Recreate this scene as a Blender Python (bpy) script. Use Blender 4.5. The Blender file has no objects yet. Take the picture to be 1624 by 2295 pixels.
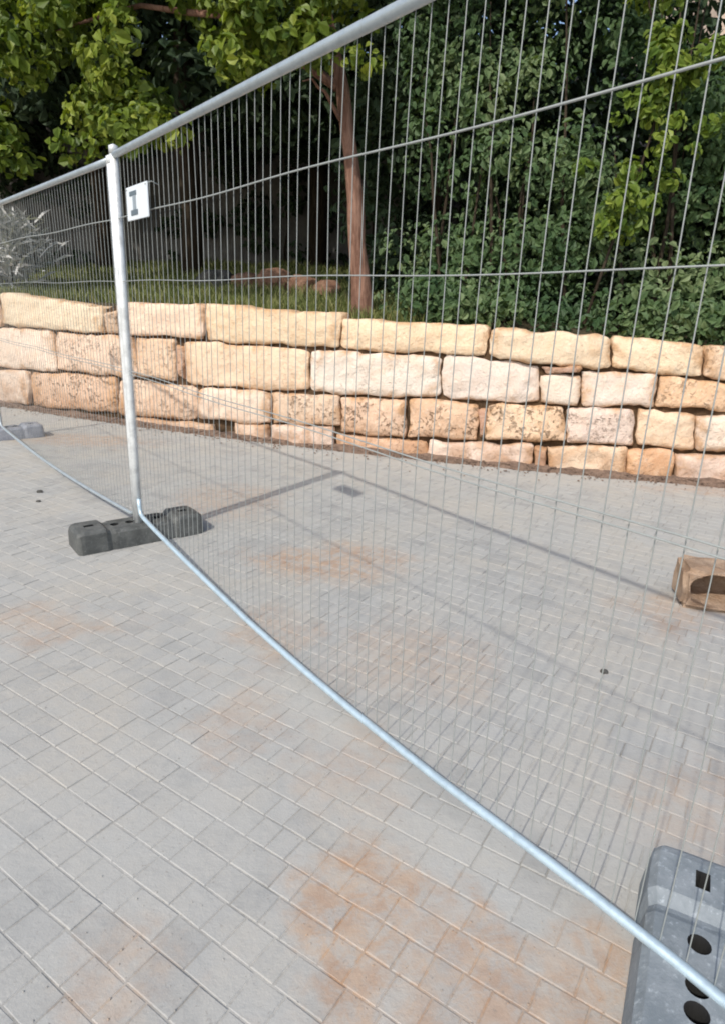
import bpy, bmesh, math, random
import numpy as np
from mathutils import Vector, Matrix, noise

random.seed(7)
RNG = np.random.default_rng(7)
SC = bpy.context.scene
COL = SC.collection

# ------------------------------------------------------------------ camera
CAM_H = 1.342
PITCH = math.radians(17.953)
ROLL = math.radians(1.970)
F = Vector((0, math.cos(PITCH), -math.sin(PITCH)))
R0 = Vector((1, 0, 0))
U0 = R0.cross(F)
R1 = math.cos(ROLL) * R0 + math.sin(ROLL) * U0
U1 = -math.sin(ROLL) * R0 + math.cos(ROLL) * U0
cd = bpy.data.cameras.new('camera')
cam = bpy.data.objects.new('camera', cd)
COL.objects.link(cam)
M = Matrix((R1, U1, -F)).transposed().to_4x4()
M.translation = (0, 0, CAM_H)
cam.matrix_world = M
cd.sensor_fit = 'VERTICAL'
cd.sensor_height = 36.0
cd.lens = 36.0 * 1429.0 / 2295.0
cd.clip_start = 0.05
cd.clip_end = 2000
SC.camera = cam

# ------------------------------------------------------------------ frame of the fence line
DIR = Vector((-0.60888, 0.79327, 0))      # along the fence, away from the viewer
NRM = Vector((0.79327, 0.60888, 0))       # across the fence, to the wall side
BASE = Vector((-1.286, 3.474, 0))         # foot of the middle post

# ------------------------------------------------------------------ light
shadow = NRM * 0.95 + DIR * 0.35          # ground shadow of a one metre stick
to_sun = Vector((-shadow.x, -shadow.y, 1.0)).normalized()
SUN_EL = math.asin(to_sun.z)
SUN_AZ = math.atan2(to_sun.x, to_sun.y)
w = bpy.data.worlds.new('World')
SC.world = w
w.use_nodes = True
nt = w.node_tree
bg = nt.nodes['Background']
sky = nt.nodes.new('ShaderNodeTexSky')
sky.sky_type = 'NISHITA'
sky.sun_disc = False
sky.sun_elevation = SUN_EL
sky.sun_rotation = SUN_AZ
sky.dust_density = 2.0
nt.links.new(sky.outputs[0], bg.inputs[0])
bg.inputs[1].default_value = 0.15
sd = bpy.data.lights.new('sun', 'SUN')
sd.energy = 2.6
sd.angle = math.radians(0.9)
sd.color = (1.0, 0.95, 0.87)
sun = bpy.data.objects.new('sun', sd)
COL.objects.link(sun)
sun.rotation_euler = (-to_sun).to_track_quat('-Z', 'Y').to_euler()
sun.location = (-4, -4, 8)
vs = SC.view_settings
vs.view_transform = 'Standard'
vs.look = 'None'
vs.exposure = 0.40
vs.gamma = 1.0
SC.cycles.filter_width = 1.9
SC.cycles.use_adaptive_sampling = True
SC.cycles.adaptive_threshold = 0.018
SC.cycles.max_bounces = 5
SC.cycles.diffuse_bounces = 3
SC.cycles.glossy_bounces = 2
SC.cycles.transmission_bounces = 3

# ------------------------------------------------------------------ helpers
def tag(o, label=None, cat=None, group=None, kind=None):
    if label: o['label'] = label
    if cat: o['category'] = cat
    if group: o['group'] = group
    if kind: o['kind'] = kind
    return o

def link(name, me, mat=None, parent=None, loc=None):
    if mat is not None and len(me.materials) == 0:
        me.materials.append(mat)
    o = bpy.data.objects.new(name, me)
    COL.objects.link(o)
    if parent is not None: o.parent = parent
    if loc is not None: o.location = loc
    return o

def empty(name, loc=(0, 0, 0)):
    o = bpy.data.objects.new(name, None)
    o.empty_display_size = 0.1
    o.location = loc
    COL.objects.link(o)
    return o

def mesh_np(name, V, quads=None, tris=None, smooth=False):
    me = bpy.data.meshes.new(name)
    V = np.asarray(V, dtype=np.float32)
    nq = 0 if quads is None else len(quads)
    ntr = 0 if tris is None else len(tris)
    me.vertices.add(len(V))
    me.vertices.foreach_set('co', V.ravel())
    idx, start, tot = [], [], []
    if nq:
        q = np.asarray(quads, dtype=np.int32); idx.append(q.ravel())
        start.append(np.arange(nq) * 4); tot.append(np.full(nq, 4))
    if ntr:
        t = np.asarray(tris, dtype=np.int32); idx.append(t.ravel())
        start.append(nq * 4 + np.arange(ntr) * 3); tot.append(np.full(ntr, 3))
    idx = np.concatenate(idx).astype(np.int32)
    me.loops.add(len(idx))
    me.loops.foreach_set('vertex_index', idx)
    me.polygons.add(nq + ntr)
    me.polygons.foreach_set('loop_start', np.concatenate(start).astype(np.int32))
    me.polygons.foreach_set('loop_total', np.concatenate(tot).astype(np.int32))
    me.update(calc_edges=True)
    me.validate()
    me.polygons.foreach_set('use_smooth', np.full(len(me.polygons), bool(smooth)))
    return me

def tube(name, pts, rad, seg=10, caps=True, dome=False):
    pts = [Vector(p) for p in pts]
    rs = rad if isinstance(rad, (list, tuple)) else [rad] * len(pts)
    V, Fq, Ft = [], [], []
    ref = None
    for i, p in enumerate(pts):
        a = pts[max(i - 1, 0)]; b = pts[min(i + 1, len(pts) - 1)]
        t = (b - a).normalized()
        if ref is None:
            ref = Vector((0, 0, 1)) if abs(t.z) < 0.9 else Vector((1, 0, 0))
        x = (ref - t * ref.dot(t)).normalized(); ref = x
        y = t.cross(x)
        for k in range(seg):
            an = 2 * math.pi * k / seg
            V.append(p + (x * math.cos(an) + y * math.sin(an)) * rs[i])
    for i in range(len(pts) - 1):
        for k in range(seg):
            k2 = (k + 1) % seg
            Fq.append((i * seg + k, i * seg + k2, (i + 1) * seg + k2, (i + 1) * seg + k))
    if caps:
        for i, fl in ((0, True), (len(pts) - 1, False)):
            V.append(pts[i] + ((pts[-1] - pts[-2]).normalized() * rs[i] * 0.5 if (dome and not fl) else Vector((0, 0, 0))))
            c = len(V) - 1
            for k in range(seg):
                k2 = (k + 1) % seg
                Ft.append((c, i * seg + k2, i * seg + k) if fl else (c, i * seg + k, i * seg + k2))
    return mesh_np(name, [tuple(v) for v in V], Fq, Ft, smooth=True)

# ------------------------------------------------------------------ material helpers
class NT:
    def __init__(self, name):
        self.m = bpy.data.materials.new(name)
        self.m.use_nodes = True
        self.t = self.m.node_tree
        self.b = self.t.nodes['Principled BSDF']
        self.out = self.t.nodes['Material Output']
    def n(self, typ, **kw):
        x = self.t.nodes.new(typ)
        for k, v in kw.items():
            if k.startswith('i_'):
                x.inputs[int(k[2:])].default_value = v
            else:
                setattr(x, k, v)
        return x
    def l(self, a, b): self.t.links.new(a, b)
    def val(self, x, sock):
        if isinstance(x, (int, float)): sock.default_value = x
        else: self.l(x, sock)
    def math(self, op, a, b=0.0, c=0.0, clamp=False):
        x = self.n('ShaderNodeMath', operation=op); x.use_clamp = clamp
        self.val(a, x.inputs[0]); self.val(b, x.inputs[1]); self.val(c, x.inputs[2])
        return x.outputs[0]
    def noise(self, vec, scale, detail=4.0, rough=0.55, dist=0.0):
        x = self.n('ShaderNodeTexNoise')
        if vec is not None: self.l(vec, x.inputs['Vector'])
        x.inputs['Scale'].default_value = scale
        x.inputs['Detail'].default_value = detail
        x.inputs['Roughness'].default_value = rough
        x.inputs['Distortion'].default_value = dist
        return x
    def ramp(self, fac, lo, hi, a=0.0, b=1.0):
        x = self.n('ShaderNodeMapRange', interpolation_type='SMOOTHSTEP')
        self.l(fac, x.inputs[0])
        for i, v in enumerate((lo, hi, a, b)): x.inputs[i + 1].default_value = v
        return x.outputs[0]
    def mix(self, fac, a, b, blend='MIX'):
        x = self.n('ShaderNodeMix', data_type='RGBA', blend_type=blend)
        self.val(fac, x.inputs[0])
        for s, v in ((6, a), (7, b)):
            if isinstance(v, (tuple, list)): x.inputs[s].default_value = (*v[:3], 1)
            else: self.l(v, x.inputs[s])
        return x.outputs[2]
    def bump(self, h, strength=0.3, dist=0.01):
        x = self.n('ShaderNodeBump')
        x.inputs['Strength'].default_value = strength
        x.inputs['Distance'].default_value = dist
        self.l(h, x.inputs['Height'])
        self.l(x.outputs[0], self.b.inputs['Normal'])
    def coord(self, which='Object'):
        return self.n('ShaderNodeTexCoord').outputs[which]
    def pos(self):
        return self.n('ShaderNodeNewGeometry').outputs['Position']
    def rand(self):
        return self.n('ShaderNodeObjectInfo').outputs['Random']

def lin(r, g, b, k=1.0):
    f = lambda c: (c / 255 / 12.92) if c / 255 <= 0.04045 else ((c / 255 + 0.055) / 1.055) ** 2.4
    return (f(r) * k, f(g) * k, f(b) * k)

# --- dirt stains on the paving, in ground coordinates: (x, y, rx, ry, strength)
STAINS = [(-0.20, 3.25, 0.55, 0.33, 1.0), (-0.95, 4.30, 0.50, 0.55, 0.55), (0.02, 1.08, 0.17, 0.26, 1.0),
          (0.32, 1.02, 0.28, 0.17, 0.9), (0.56, 0.95, 0.22, 0.20, 0.9), (-1.35, 2.45, 0.45, 0.22, 0.5),
          (-0.47, 0.95, 0.16, 0.20, 0.55), (-2.7, 6.1, 0.9, 0.35, 0.7), (-0.36, 2.35, 0.22, 0.35, 0.5),
          (-0.40, 1.80, 0.22, 0.20, 0.4), (0.22, 2.25, 0.35, 0.40, 0.45), (-0.02, 1.62, 0.20, 0.28, 0.4),
          (1.50, 2.72, 0.35, 0.28, 0.6), (1.1, 1.45, 0.35, 0.35, 0.45), (3.0, 5.0, 0.9, 0.20, 0.6)]

def stain_mask(T, pos):
    nz = T.noise(pos, 3.2, 5.0, 0.6)
    off = T.n('ShaderNodeVectorMath', operation='SUBTRACT')
    T.l(nz.outputs['Color'], off.inputs[0]); off.inputs[1].default_value = (0.5, 0.5, 0.5)
    sc = T.n('ShaderNodeVectorMath', operation='SCALE'); T.l(off.outputs[0], sc.inputs[0]); sc.inputs[3].default_value = 0.75
    p = T.n('ShaderNodeVectorMath', operation='ADD'); T.l(pos, p.inputs[0]); T.l(sc.outputs[0], p.inputs[1])
    tot = None
    for x, y, rx, ry, s in STAINS:
        a = T.n('ShaderNodeVectorMath', operation='SUBTRACT'); T.l(p.outputs[0], a.inputs[0]); a.inputs[1].default_value = (x, y, 0)
        m = T.n('ShaderNodeVectorMath', operation='MULTIPLY'); T.l(a.outputs[0], m.inputs[0]); m.inputs[1].default_value = (1 / rx, 1 / ry, 0)
        ln = T.n('ShaderNodeVectorMath', operation='LENGTH'); T.l(m.outputs[0], ln.inputs[0])
        v = T.ramp(ln.outputs['Value'], 0.35, 1.15, s, 0.0)
        tot = v if tot is None else T.math('MAXIMUM', tot, v)
    return tot

def paving_material(name, joint=False):
    T = NT(name)
    pos = T.pos()
    big = T.noise(pos, 1.3, 5, 0.6).outputs['Fac']
    med = T.noise(pos, 9.0, 5, 0.65).outputs['Fac']
    fine = T.noise(pos, 140.0, 3, 0.7).outputs['Fac']
    if joint:
        col = T.mix(T.ramp(med, 0.3, 0.7), (0.235, 0.226, 0.204), (0.335, 0.325, 0.298))
    else:
        at = T.n('ShaderNodeAttribute', attribute_name='tone').outputs['Fac']
        tone = T.math('FRACT', T.math('ADD', T.rand(), at))
        col = T.mix(tone, (0.298, 0.296, 0.280), (0.372, 0.370, 0.348))
        col = T.mix(T.ramp(med, 0.35, 0.72, 0.0, 0.45), col, (0.405, 0.397, 0.375))
        col = T.mix(T.ramp(fine, 0.52, 0.78, 0.0, 0.35), col, (0.22, 0.22, 0.21))
    dust = T.noise(pos, 2.1, 6, 0.68, 0.6).outputs['Fac']
    dst = T.math('MULTIPLY', T.ramp(dust, 0.36, 0.58), T.ramp(T.noise(pos, 26.0, 5, 0.7).outputs['Fac'], 0.30, 0.58, 0.45, 1.0))
    col = T.mix(T.math('MULTIPLY', dst, 0.90), col, T.mix(T.ramp(big, 0.35, 0.65), (0.380, 0.376, 0.352), (0.400, 0.376, 0.330)))
    st = stain_mask(T, pos)
    st = T.math('MULTIPLY', st, T.ramp(T.noise(pos, 16.0, 6, 0.72, 0.5).outputs['Fac'], 0.36, 0.60, 0.30, 1.0))
    col = T.mix(T.math('MULTIPLY', st, 0.95 if joint else 0.68), col, T.mix(T.ramp(med, 0.35, 0.68), (0.36, 0.215, 0.125), (0.45, 0.315, 0.21)))
    grit = T.noise(pos, 75.0, 3, 0.6, 0.4).outputs['Fac']
    col = T.mix(T.ramp(grit, 0.63, 0.72, 0.0, 0.45), col, (0.20, 0.18, 0.155))
    T.l(col, T.b.inputs['Base Color'])
    T.b.inputs['Roughness'].default_value = 0.86
    T.b.inputs['Specular IOR Level'].default_value = 0.25
    h = T.math('ADD', T.math('MULTIPLY', fine, 0.5), T.math('MULTIPLY', T.noise(pos, 38.0, 4).outputs['Fac'], 1.0))
    T.bump(h, 0.5, 0.004)
    return T.m

M_PAVER = paving_material('paver_concrete')
M_SAND = paving_material('joint_sand', True)

def soil_material(name, c1, c2, scale=6.0):
    T = NT(name)
    pos = T.pos()
    f = T.noise(pos, scale, 6, 0.65).outputs['Fac']
    T.l(T.mix(T.ramp(f, 0.3, 0.7), c1, c2), T.b.inputs['Base Color'])
    T.b.inputs['Roughness'].default_value = 0.95
    T.b.inputs['Specular IOR Level'].default_value = 0.15
    T.bump(T.noise(pos, scale * 6, 5, 0.7).outputs['Fac'], 0.8, 0.02)
    return T.m

M_SOIL = soil_material('garden_soil', (0.045, 0.038, 0.022), (0.09, 0.075, 0.045))
M_EARTH = soil_material('dry_earth', (0.22, 0.16, 0.10), (0.32, 0.25, 0.17), 2.0)
M_JOINT = soil_material('wall_joint_earth', (0.055, 0.035, 0.02), (0.13, 0.08, 0.045), 14.0)
M_FOOT = soil_material('wall_foot_earth', (0.15, 0.105, 0.08), (0.27, 0.19, 0.14), 18.0)

def stone_material():
    T = NT('limestone')
    oi = T.n('ShaderNodeObjectInfo')
    co = T.coord('Object')
    vv = T.n('ShaderNodeVectorMath', operation='ADD')
    T.l(co, vv.inputs[0])
    sh = T.n('ShaderNodeCombineXYZ')
    T.l(T.math('MULTIPLY', oi.outputs['Random'], 37.0), sh.inputs[0]); T.l(T.math('MULTIPLY', oi.outputs['Random'], 91.0), sh.inputs[2])
    T.l(sh.outputs[0], vv.inputs[1])
    p = vv.outputs[0]
    n1 = T.noise(p, 4.5, 6, 0.65, 0.4).outputs['Fac']
    n2 = T.noise(p, 22.0, 5, 0.7).outputs['Fac']
    n3 = T.noise(p, 48.0, 4, 0.6, 0.6).outputs['Fac']
    n4 = T.noise(p, 24.0, 4, 0.6, 0.3).outputs['Fac']
    base = oi.outputs['Color']
    col = T.mix(T.ramp(n1, 0.45, 0.72, 0.0, 0.55), base, T.mix(1.0, base, (0.93, 0.80, 0.68), 'MULTIPLY'))
    col = T.mix(T.ramp(n2, 0.50, 0.72, 0.0, 0.40), col, (0.80, 0.72, 0.58))
    col = T.mix(T.ramp(n3, 0.60, 0.74, 0.0, 0.45), col, (0.30, 0.19, 0.10))
    rim = T.n('ShaderNodeAttribute', attribute_name='rim').outputs['Fac']
    gl = T.noise(T.pos(), 2.3, 5, 0.6).outputs['Fac']       # grime that runs on across neighbouring stones
    stn = T.math('MULTIPLY', T.ramp(T.math('ADD', T.math('MULTIPLY', rim, 0.55), gl), 0.58, 1.05), T.ramp(n2, 0.3, 0.6, 0.4, 1.0))
    col = T.mix(T.math('MULTIPLY', stn, 0.75), col, (0.46, 0.25, 0.11))
    sep = T.n('ShaderNodeSeparateXYZ'); T.l(T.pos(), sep.inputs[0])
    mud = T.math('MULTIPLY', T.ramp(T.math('ADD', sep.outputs['Z'], T.math('MULTIPLY', gl, 0.55)), 0.30, 0.72, 1.0, 0.0), T.ramp(n1, 0.34, 0.60, 0.15, 1.0))
    col = T.mix(T.math('MULTIPLY', mud, 0.62), col, (0.36, 0.19, 0.095))      # earth splashed up from the ground
    # weathered pits, on stones that have them (alpha of the object colour)
    pit = T.math('MULTIPLY', T.ramp(n4, 0.50, 0.62), T.ramp(n3, 0.36, 0.58))
    pit = T.math('MULTIPLY', T.math('MULTIPLY', pit, T.ramp(T.noise(p, 5.0, 3).outputs['Fac'], 0.40, 0.62, 0.1, 1.0)), oi.outputs['Alpha'])
    col = T.mix(T.math('MULTIPLY', pit, 0.72), col, (0.17, 0.09, 0.04))
    T.l(col, T.b.inputs['Base Color'])
    T.b.inputs['Roughness'].default_value = 0.9
    T.b.inputs['Specular IOR Level'].default_value = 0.2
    h = T.math('ADD', T.math('MULTIPLY', n2, 0.8), T.math('MULTIPLY', n3, 0.35))
    h = T.math('SUBTRACT', T.math('ADD', h, n1), T.math('MULTIPLY', pit, 1.2))
    T.bump(h, 0.9, 0.025)
    return T.m
M_STONE = stone_material()

def metal(name, col, metallic=0.75, rough=0.42, dirt=0.25):
    T = NT(name)
    pos = T.pos()
    f = T.noise(pos, 18.0, 5, 0.65).outputs['Fac']
    g = T.noise(pos, 90.0, 3, 0.6).outputs['Fac']
    c = T.mix(T.ramp(f, 0.40, 0.70, 0.0, dirt), col, tuple(x * 0.55 for x in col))
    T.l(c, T.b.inputs['Base Color'])
    T.b.inputs['Metallic'].default_value = metallic
    T.l(T.ramp(g, 0.3, 0.7, rough - 0.08, rough + 0.12), T.b.inputs['Roughness'])
    T.bump(g, 0.08, 0.002)
    return T.m
M_POST = metal('galvanised_post', (0.68, 0.70, 0.69), 0.25, 0.42, 0.60)
M_RAIL = metal('galvanised_rail', (0.40, 0.45, 0.47), 0.45, 0.42, 0.35)
M_RAIL_LOW = metal('sky_tinted_rail', (0.46, 0.57, 0.63), 0.35, 0.40, 0.35)  # same galvanised tube, with the sky's reflection put into its colour
M_WIRE = metal('galvanised_wire', (0.30, 0.32, 0.305), 0.10, 0.6, 0.25)

def block_material(name, c1, c2):
    T = NT(name)
    co = T.coord('Object')
    f = T.noise(co, 9.0, 6, 0.7).outputs['Fac']
    g = T.noise(co, 70.0, 4, 0.65).outputs['Fac']
    c = T.mix(T.ramp(f, 0.3, 0.7), c1, c2)
    c = T.mix(T.ramp(g, 0.55, 0.75, 0.0, 0.5), c, tuple(min(1, x * 1.9) for x in c2))
    T.l(c, T.b.inputs['Base Color'])
    T.b.inputs['Roughness'].default_value = 0.68
    T.b.inputs['Specular IOR Level'].default_value = 0.35
    T.bump(T.math('ADD', f, g), 0.35, 0.006)
    return T.m
M_BLK_FAR = block_material('dusty_rubber', (0.055, 0.058, 0.055), (0.125, 0.128, 0.12))
M_BLK_NEAR = block_material('blue_grey_plastic', (0.16, 0.185, 0.20), (0.25, 0.275, 0.29))
M_BLK_PALE = block_material('pale_grey_plastic', (0.20, 0.21, 0.24), (0.30, 0.31, 0.34))

def leaf_material(name, cols, trans=0.25, rough=0.5):
    """cols: three leaf colours that the leaves take at random."""
    T = NT(name)
    r = T.n('ShaderNodeAttribute', attribute_name='tone').outputs['Fac']
    cr = T.n('ShaderNodeValToRGB')
    e = cr.color_ramp.elements
    e[0].position = 0.0; e[0].color = (*cols[0], 1)
    e[1].position = 1.0; e[1].color = (*cols[2], 1)
    m_ = e.new(0.55); m_.color = (*cols[1], 1)
    T.l(r, cr.inputs[0])
    T.l(cr.outputs[0], T.b.inputs['Base Color'])
    T.b.inputs['Roughness'].default_value = rough
    T.b.inputs['Specular IOR Level'].default_value = 0.22
    tr = T.n('ShaderNodeBsdfTranslucent')
    T.l(T.mix(1.0, cr.outputs[0], (1.3, 1.35, 0.5), 'MULTIPLY'), tr.inputs['Color'])
    mx = T.n('ShaderNodeMixShader'); mx.inputs[0].default_value = trans
    T.l(T.b.outputs[0], mx.inputs[1]); T.l(tr.outputs[0], mx.inputs[2])
    T.l(mx.outputs[0], T.out.inputs['Surface'])
    return T.m
M_LEAF_HEDGE = leaf_material('hedge_leaves', [(0.050, 0.094, 0.040), (0.105, 0.165, 0.070), (0.20, 0.255, 0.125)], 0.32, 0.5)
M_LEAF_TREE = leaf_material('broad_tree_leaves', [(0.055, 0.095, 0.016), (0.135, 0.185, 0.026), (0.27, 0.31, 0.055)], 0.30, 0.45)
M_LEAF_SPRAY = leaf_material('yellow_green_leaves', [(0.07, 0.12, 0.02), (0.14, 0.20, 0.03), (0.22, 0.27, 0.05)], 0.3, 0.45)
M_LEAF_SHADE = leaf_material('shade_dark_leaves', [(0.024, 0.044, 0.022), (0.038, 0.064, 0.030), (0.060, 0.092, 0.042)], 0.12, 0.6)  # very low leaf colour stands in for deep shade among the foliage
M_GRASS = leaf_material('grass_blades', [(0.09, 0.12, 0.035), (0.15, 0.175, 0.055), (0.27, 0.26, 0.11)], 0.2, 0.6)
M_SILVER = leaf_material('silver_leaves', [(0.36, 0.37, 0.37), (0.52, 0.52, 0.51), (0.70, 0.70, 0.69)], 0.1, 0.7)

def bark_material(name, c1, c2):
    T = NT(name)
    co = T.coord('Object')
    mp = T.n('ShaderNodeMapping'); T.l(co, mp.inputs[0]); mp.inputs['Scale'].default_value = (1, 1, 0.18)
    f = T.noise(mp.outputs[0], 22.0, 6, 0.7, 0.5).outputs['Fac']
    T.l(T.mix(T.ramp(f, 0.32, 0.68), c1, c2), T.b.inputs['Base Color'])
    T.b.inputs['Roughness'].default_value = 0.9
    T.b.inputs['Specular IOR Level'].default_value = 0.2
    T.bump(f, 0.9, 0.025)
    return T.m
M_BARK = bark_material('red_brown_bark', (0.13, 0.066, 0.044), (0.29, 0.17, 0.12))
M_TWIG = bark_material('dark_twig', (0.03, 0.022, 0.014), (0.06, 0.045, 0.03))
M_CLAY = soil_material('dusty_clay', (0.30, 0.195, 0.125), (0.46, 0.34, 0.245), 9.0)
M_ROCK_RED = soil_material('reddish_rock', (0.16, 0.085, 0.055), (0.28, 0.17, 0.115), 7.0)
M_ROCK_GREY = soil_material('grey_rock', (0.06, 0.06, 0.055), (0.12, 0.115, 0.105), 8.0)
M_REAR = soil_material('dark_render', (0.13, 0.125, 0.115), (0.21, 0.20, 0.185), 1.6)
M_SANDSTONE = soil_material('sandstone', (0.55, 0.42, 0.32), (0.66, 0.53, 0.41), 3.0)
M_WHITE = NT('white_plate').m
M_WHITE.node_tree.nodes['Principled BSDF'].inputs['Base Color'].default_value = (0.66, 0.70, 0.72, 1)
M_WHITE.node_tree.nodes['Principled BSDF'].inputs['Roughness'].default_value = 0.35
M_PRINT = NT('grey_print').m
M_PRINT.node_tree.nodes['Principled BSDF'].inputs['Base Color'].default_value = (0.10, 0.13, 0.15, 1)
M_PRINT_PALE = NT('pale_grey_print').m
M_PRINT_PALE.node_tree.nodes['Principled BSDF'].inputs['Base Color'].default_value = (0.24, 0.28, 0.31, 1)
M_HOLE = NT('hole_shade').m  # darkness inside the foot holes, painted as a near-black colour
M_HOLE.node_tree.nodes['Principled BSDF'].inputs['Base Color'].default_value = (0.012, 0.012, 0.012, 1)
M_HOLE.node_tree.nodes['Principled BSDF'].inputs['Roughness'].default_value = 0.9
M_GLASS = NT('window_glass').m
M_GLASS.node_tree.nodes['Principled BSDF'].inputs['Base Color'].default_value = (0.03, 0.035, 0.04, 1)
M_GLASS.node_tree.nodes['Principled BSDF'].inputs['Roughness'].default_value = 0.08

# ------------------------------------------------------------------ ground, garden bank
def wall_y(x):
    xx = min(max(x, -9.0), 6.5)
    y = 0.02339 * xx * xx - 0.33263 * xx + 6.06506
    if x > 6.5: y += (x - 6.5) * (2 * 0.02339 * 6.5 - 0.33263)
    if x < -9: y += (x + 9) * (2 * 0.02339 * -9 - 0.33263)
    return y
def wall_top(x):
    return float(np.interp(x, [-9, -4.4, -1.6, 0.5, 2.0, 3.2, 6.5], [1.36, 1.32, 1.30, 1.21, 1.16, 1.09, 1.02]))

bm = bmesh.new()
bmesh.ops.create_grid(bm, x_segments=8, y_segments=8, size=600)
me = bpy.data.meshes.new('ground'); bm.to_mesh(me); bm.free()
tag(link('ground', me, M_EARTH, loc=(0, 0, -0.09)), kind='structure')

# raised garden behind the wall
NX, NY = 70, 26
V, Q = [], []
for i in range(NX + 1):
    x = -16 + 32 * i / NX
    for j in range(NY + 1):
        dd = 0.20 + 24 * (j / NY) ** 2.0
        z = wall_top(x) - 0.07 + 0.150 * min(dd, 5) + 0.03 * max(dd - 5, 0) + 0.05 * noise.noise((x * 1.3, dd * 1.3, 0)) * min(dd, 1)
        V.append((x, wall_y(x) + dd, z))
for i in range(NX):
    for j in range(NY):
        a = i * (NY + 1) + j
        Q.append((a, a + NY + 1, a + NY + 2, a + 1))
n0 = len(V)
for i in range(NX + 1):          # front skirt down behind the wall
    x = -16 + 32 * i / NX
    V.append((x, wall_y(x) + 0.20, -0.2))
for i in range(NX):
    a = i * (NY + 1)
    Q.append((a + NY + 1, a, n0 + i, n0 + i + 1))
tag(link('garden_bank', mesh_np('garden_bank', V, Q, smooth=True), M_SOIL), kind='structure')
def bank_z(x, y):
    dd = max(y - wall_y(x), 0.2)
    return wall_top(x) - 0.07 + 0.150 * min(dd, 5) + 0.03 * max(dd - 5, 0) + 0.05 * noise.noise((x * 1.3, dd * 1.3, 0)) * min(dd, 1)

# ------------------------------------------------------------------ pavement: sand bed and single pavers
V, Q = [], []
NX = 40
for i in range(NX + 1):
    x = -9 + 16 * i / NX
    V.append((x, -3.0, -0.0013)); V.append((x, wall_y(x) - 0.02, -0.0013))
for i in range(NX):
    a = 2 * i
    Q.append((a, a + 2, a + 3, a + 1))
pave = tag(link('pavement', mesh_np('pavement', V, Q), M_SAND), kind='structure')

ang = math.radians(-33)
PU = Vector((math.cos(ang), math.sin(ang), 0)); PV = Vector((-math.sin(ang), math.cos(ang), 0))
ROWS = 0.084
GAP = 0.0038
LENS = [0.066, 0.084, 0.104, 0.128]
def paver_geo(L, W, ch=0.0020, dep=0.055):
    a, b = L / 2 - GAP / 2, W / 2 - GAP / 2
    v = [(-a, -b, -dep), (a, -b, -dep), (a, b, -dep), (-a, b, -dep),
         (-a, -b, -ch * .7), (a, -b, -ch * .7), (a, b, -ch * .7), (-a, b, -ch * .7),
         (-a + ch, -b + ch, 0), (a - ch, -b + ch, 0), (a - ch, b - ch, 0), (-a + ch, b - ch, 0)]
    q = [(8, 9, 10, 11)]
    for k in range(4):
        k2 = (k + 1) % 4
        q.append((k, k2, 4 + k2, 4 + k)); q.append((4 + k, 4 + k2, 8 + k2, 8 + k))
    return np.array(v), np.array(q)
PGEO = {L: paver_geo(L, ROWS) for L in LENS}
PMESH = {}
for L in LENS:
    PMESH[L] = mesh_np('paver', *PGEO[L]); PMESH[L].materials.append(M_PAVER)
def pix(p):
    d = Vector(p) - Vector((0, 0, CAM_H)); z = d.dot(F)
    if z < 0.1: return None
    return 362 + 637.6 * d.dot(R1) / z, 512 - 637.6 * d.dot(U1) / z, z
slots = []
for r in range(-110, 150):
    u = -11.0 + random.random() * 0.2
    while u < 9:
        L = random.choice(LENS); c = PU * (u + L / 2) + PV * (r * ROWS); u += L
        if not (-7.2 < c.x < 5.5 and -1.6 < c.y < wall_y(c.x) - 0.13): continue
        p = pix(c)
        vis = p is not None and -25 < p[0] < 750 and -25 < p[1] < 1050
        slots.append((c, L, (L * ROWS / p[2] ** 3) if vis else 0.0))
slots.sort(key=lambda s: -s[2])
def paver_pose():
    return (max(-0.0003, random.gauss(0.0003, 0.0007)), random.gauss(0, 0.007), random.gauss(0, 0.007), ang + random.gauss(0, 0.014))
for c, L, a in slots[:300]:
    dz, rx, ry, rz = paver_pose()
    o = bpy.data.objects.new('paver', PMESH[L]); COL.objects.link(o)
    o.parent = pave; o.location = (c.x, c.y, dz); o.rotation_euler = (rx, ry, rz)
VV, QQ, TT = [], [], []
nv = 0
for c, L, a in slots[300:]:
    dz, rx, ry, rz = paver_pose()
    v, q = PGEO[L]
    cz, sz = math.cos(rz), math.sin(rz)
    w_ = np.stack([v[:, 0] * cz - v[:, 1] * sz + c.x, v[:, 0] * sz + v[:, 1] * cz + c.y,
                   v[:, 2] + dz + v[:, 0] * -ry + v[:, 1] * rx], 1)
    VV.append(w_); QQ.append(q + nv); nv += len(v); TT.append(np.full(len(v), random.random()))
me = mesh_np('paver_field', np.concatenate(VV), np.concatenate(QQ))
at = me.attributes.new('tone', 'FLOAT', 'POINT'); at.data.foreach_set('value', np.concatenate(TT).astype(np.float32))
tag(link('paver_field', me, M_PAVER, parent=pave), kind='stuff')

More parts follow.
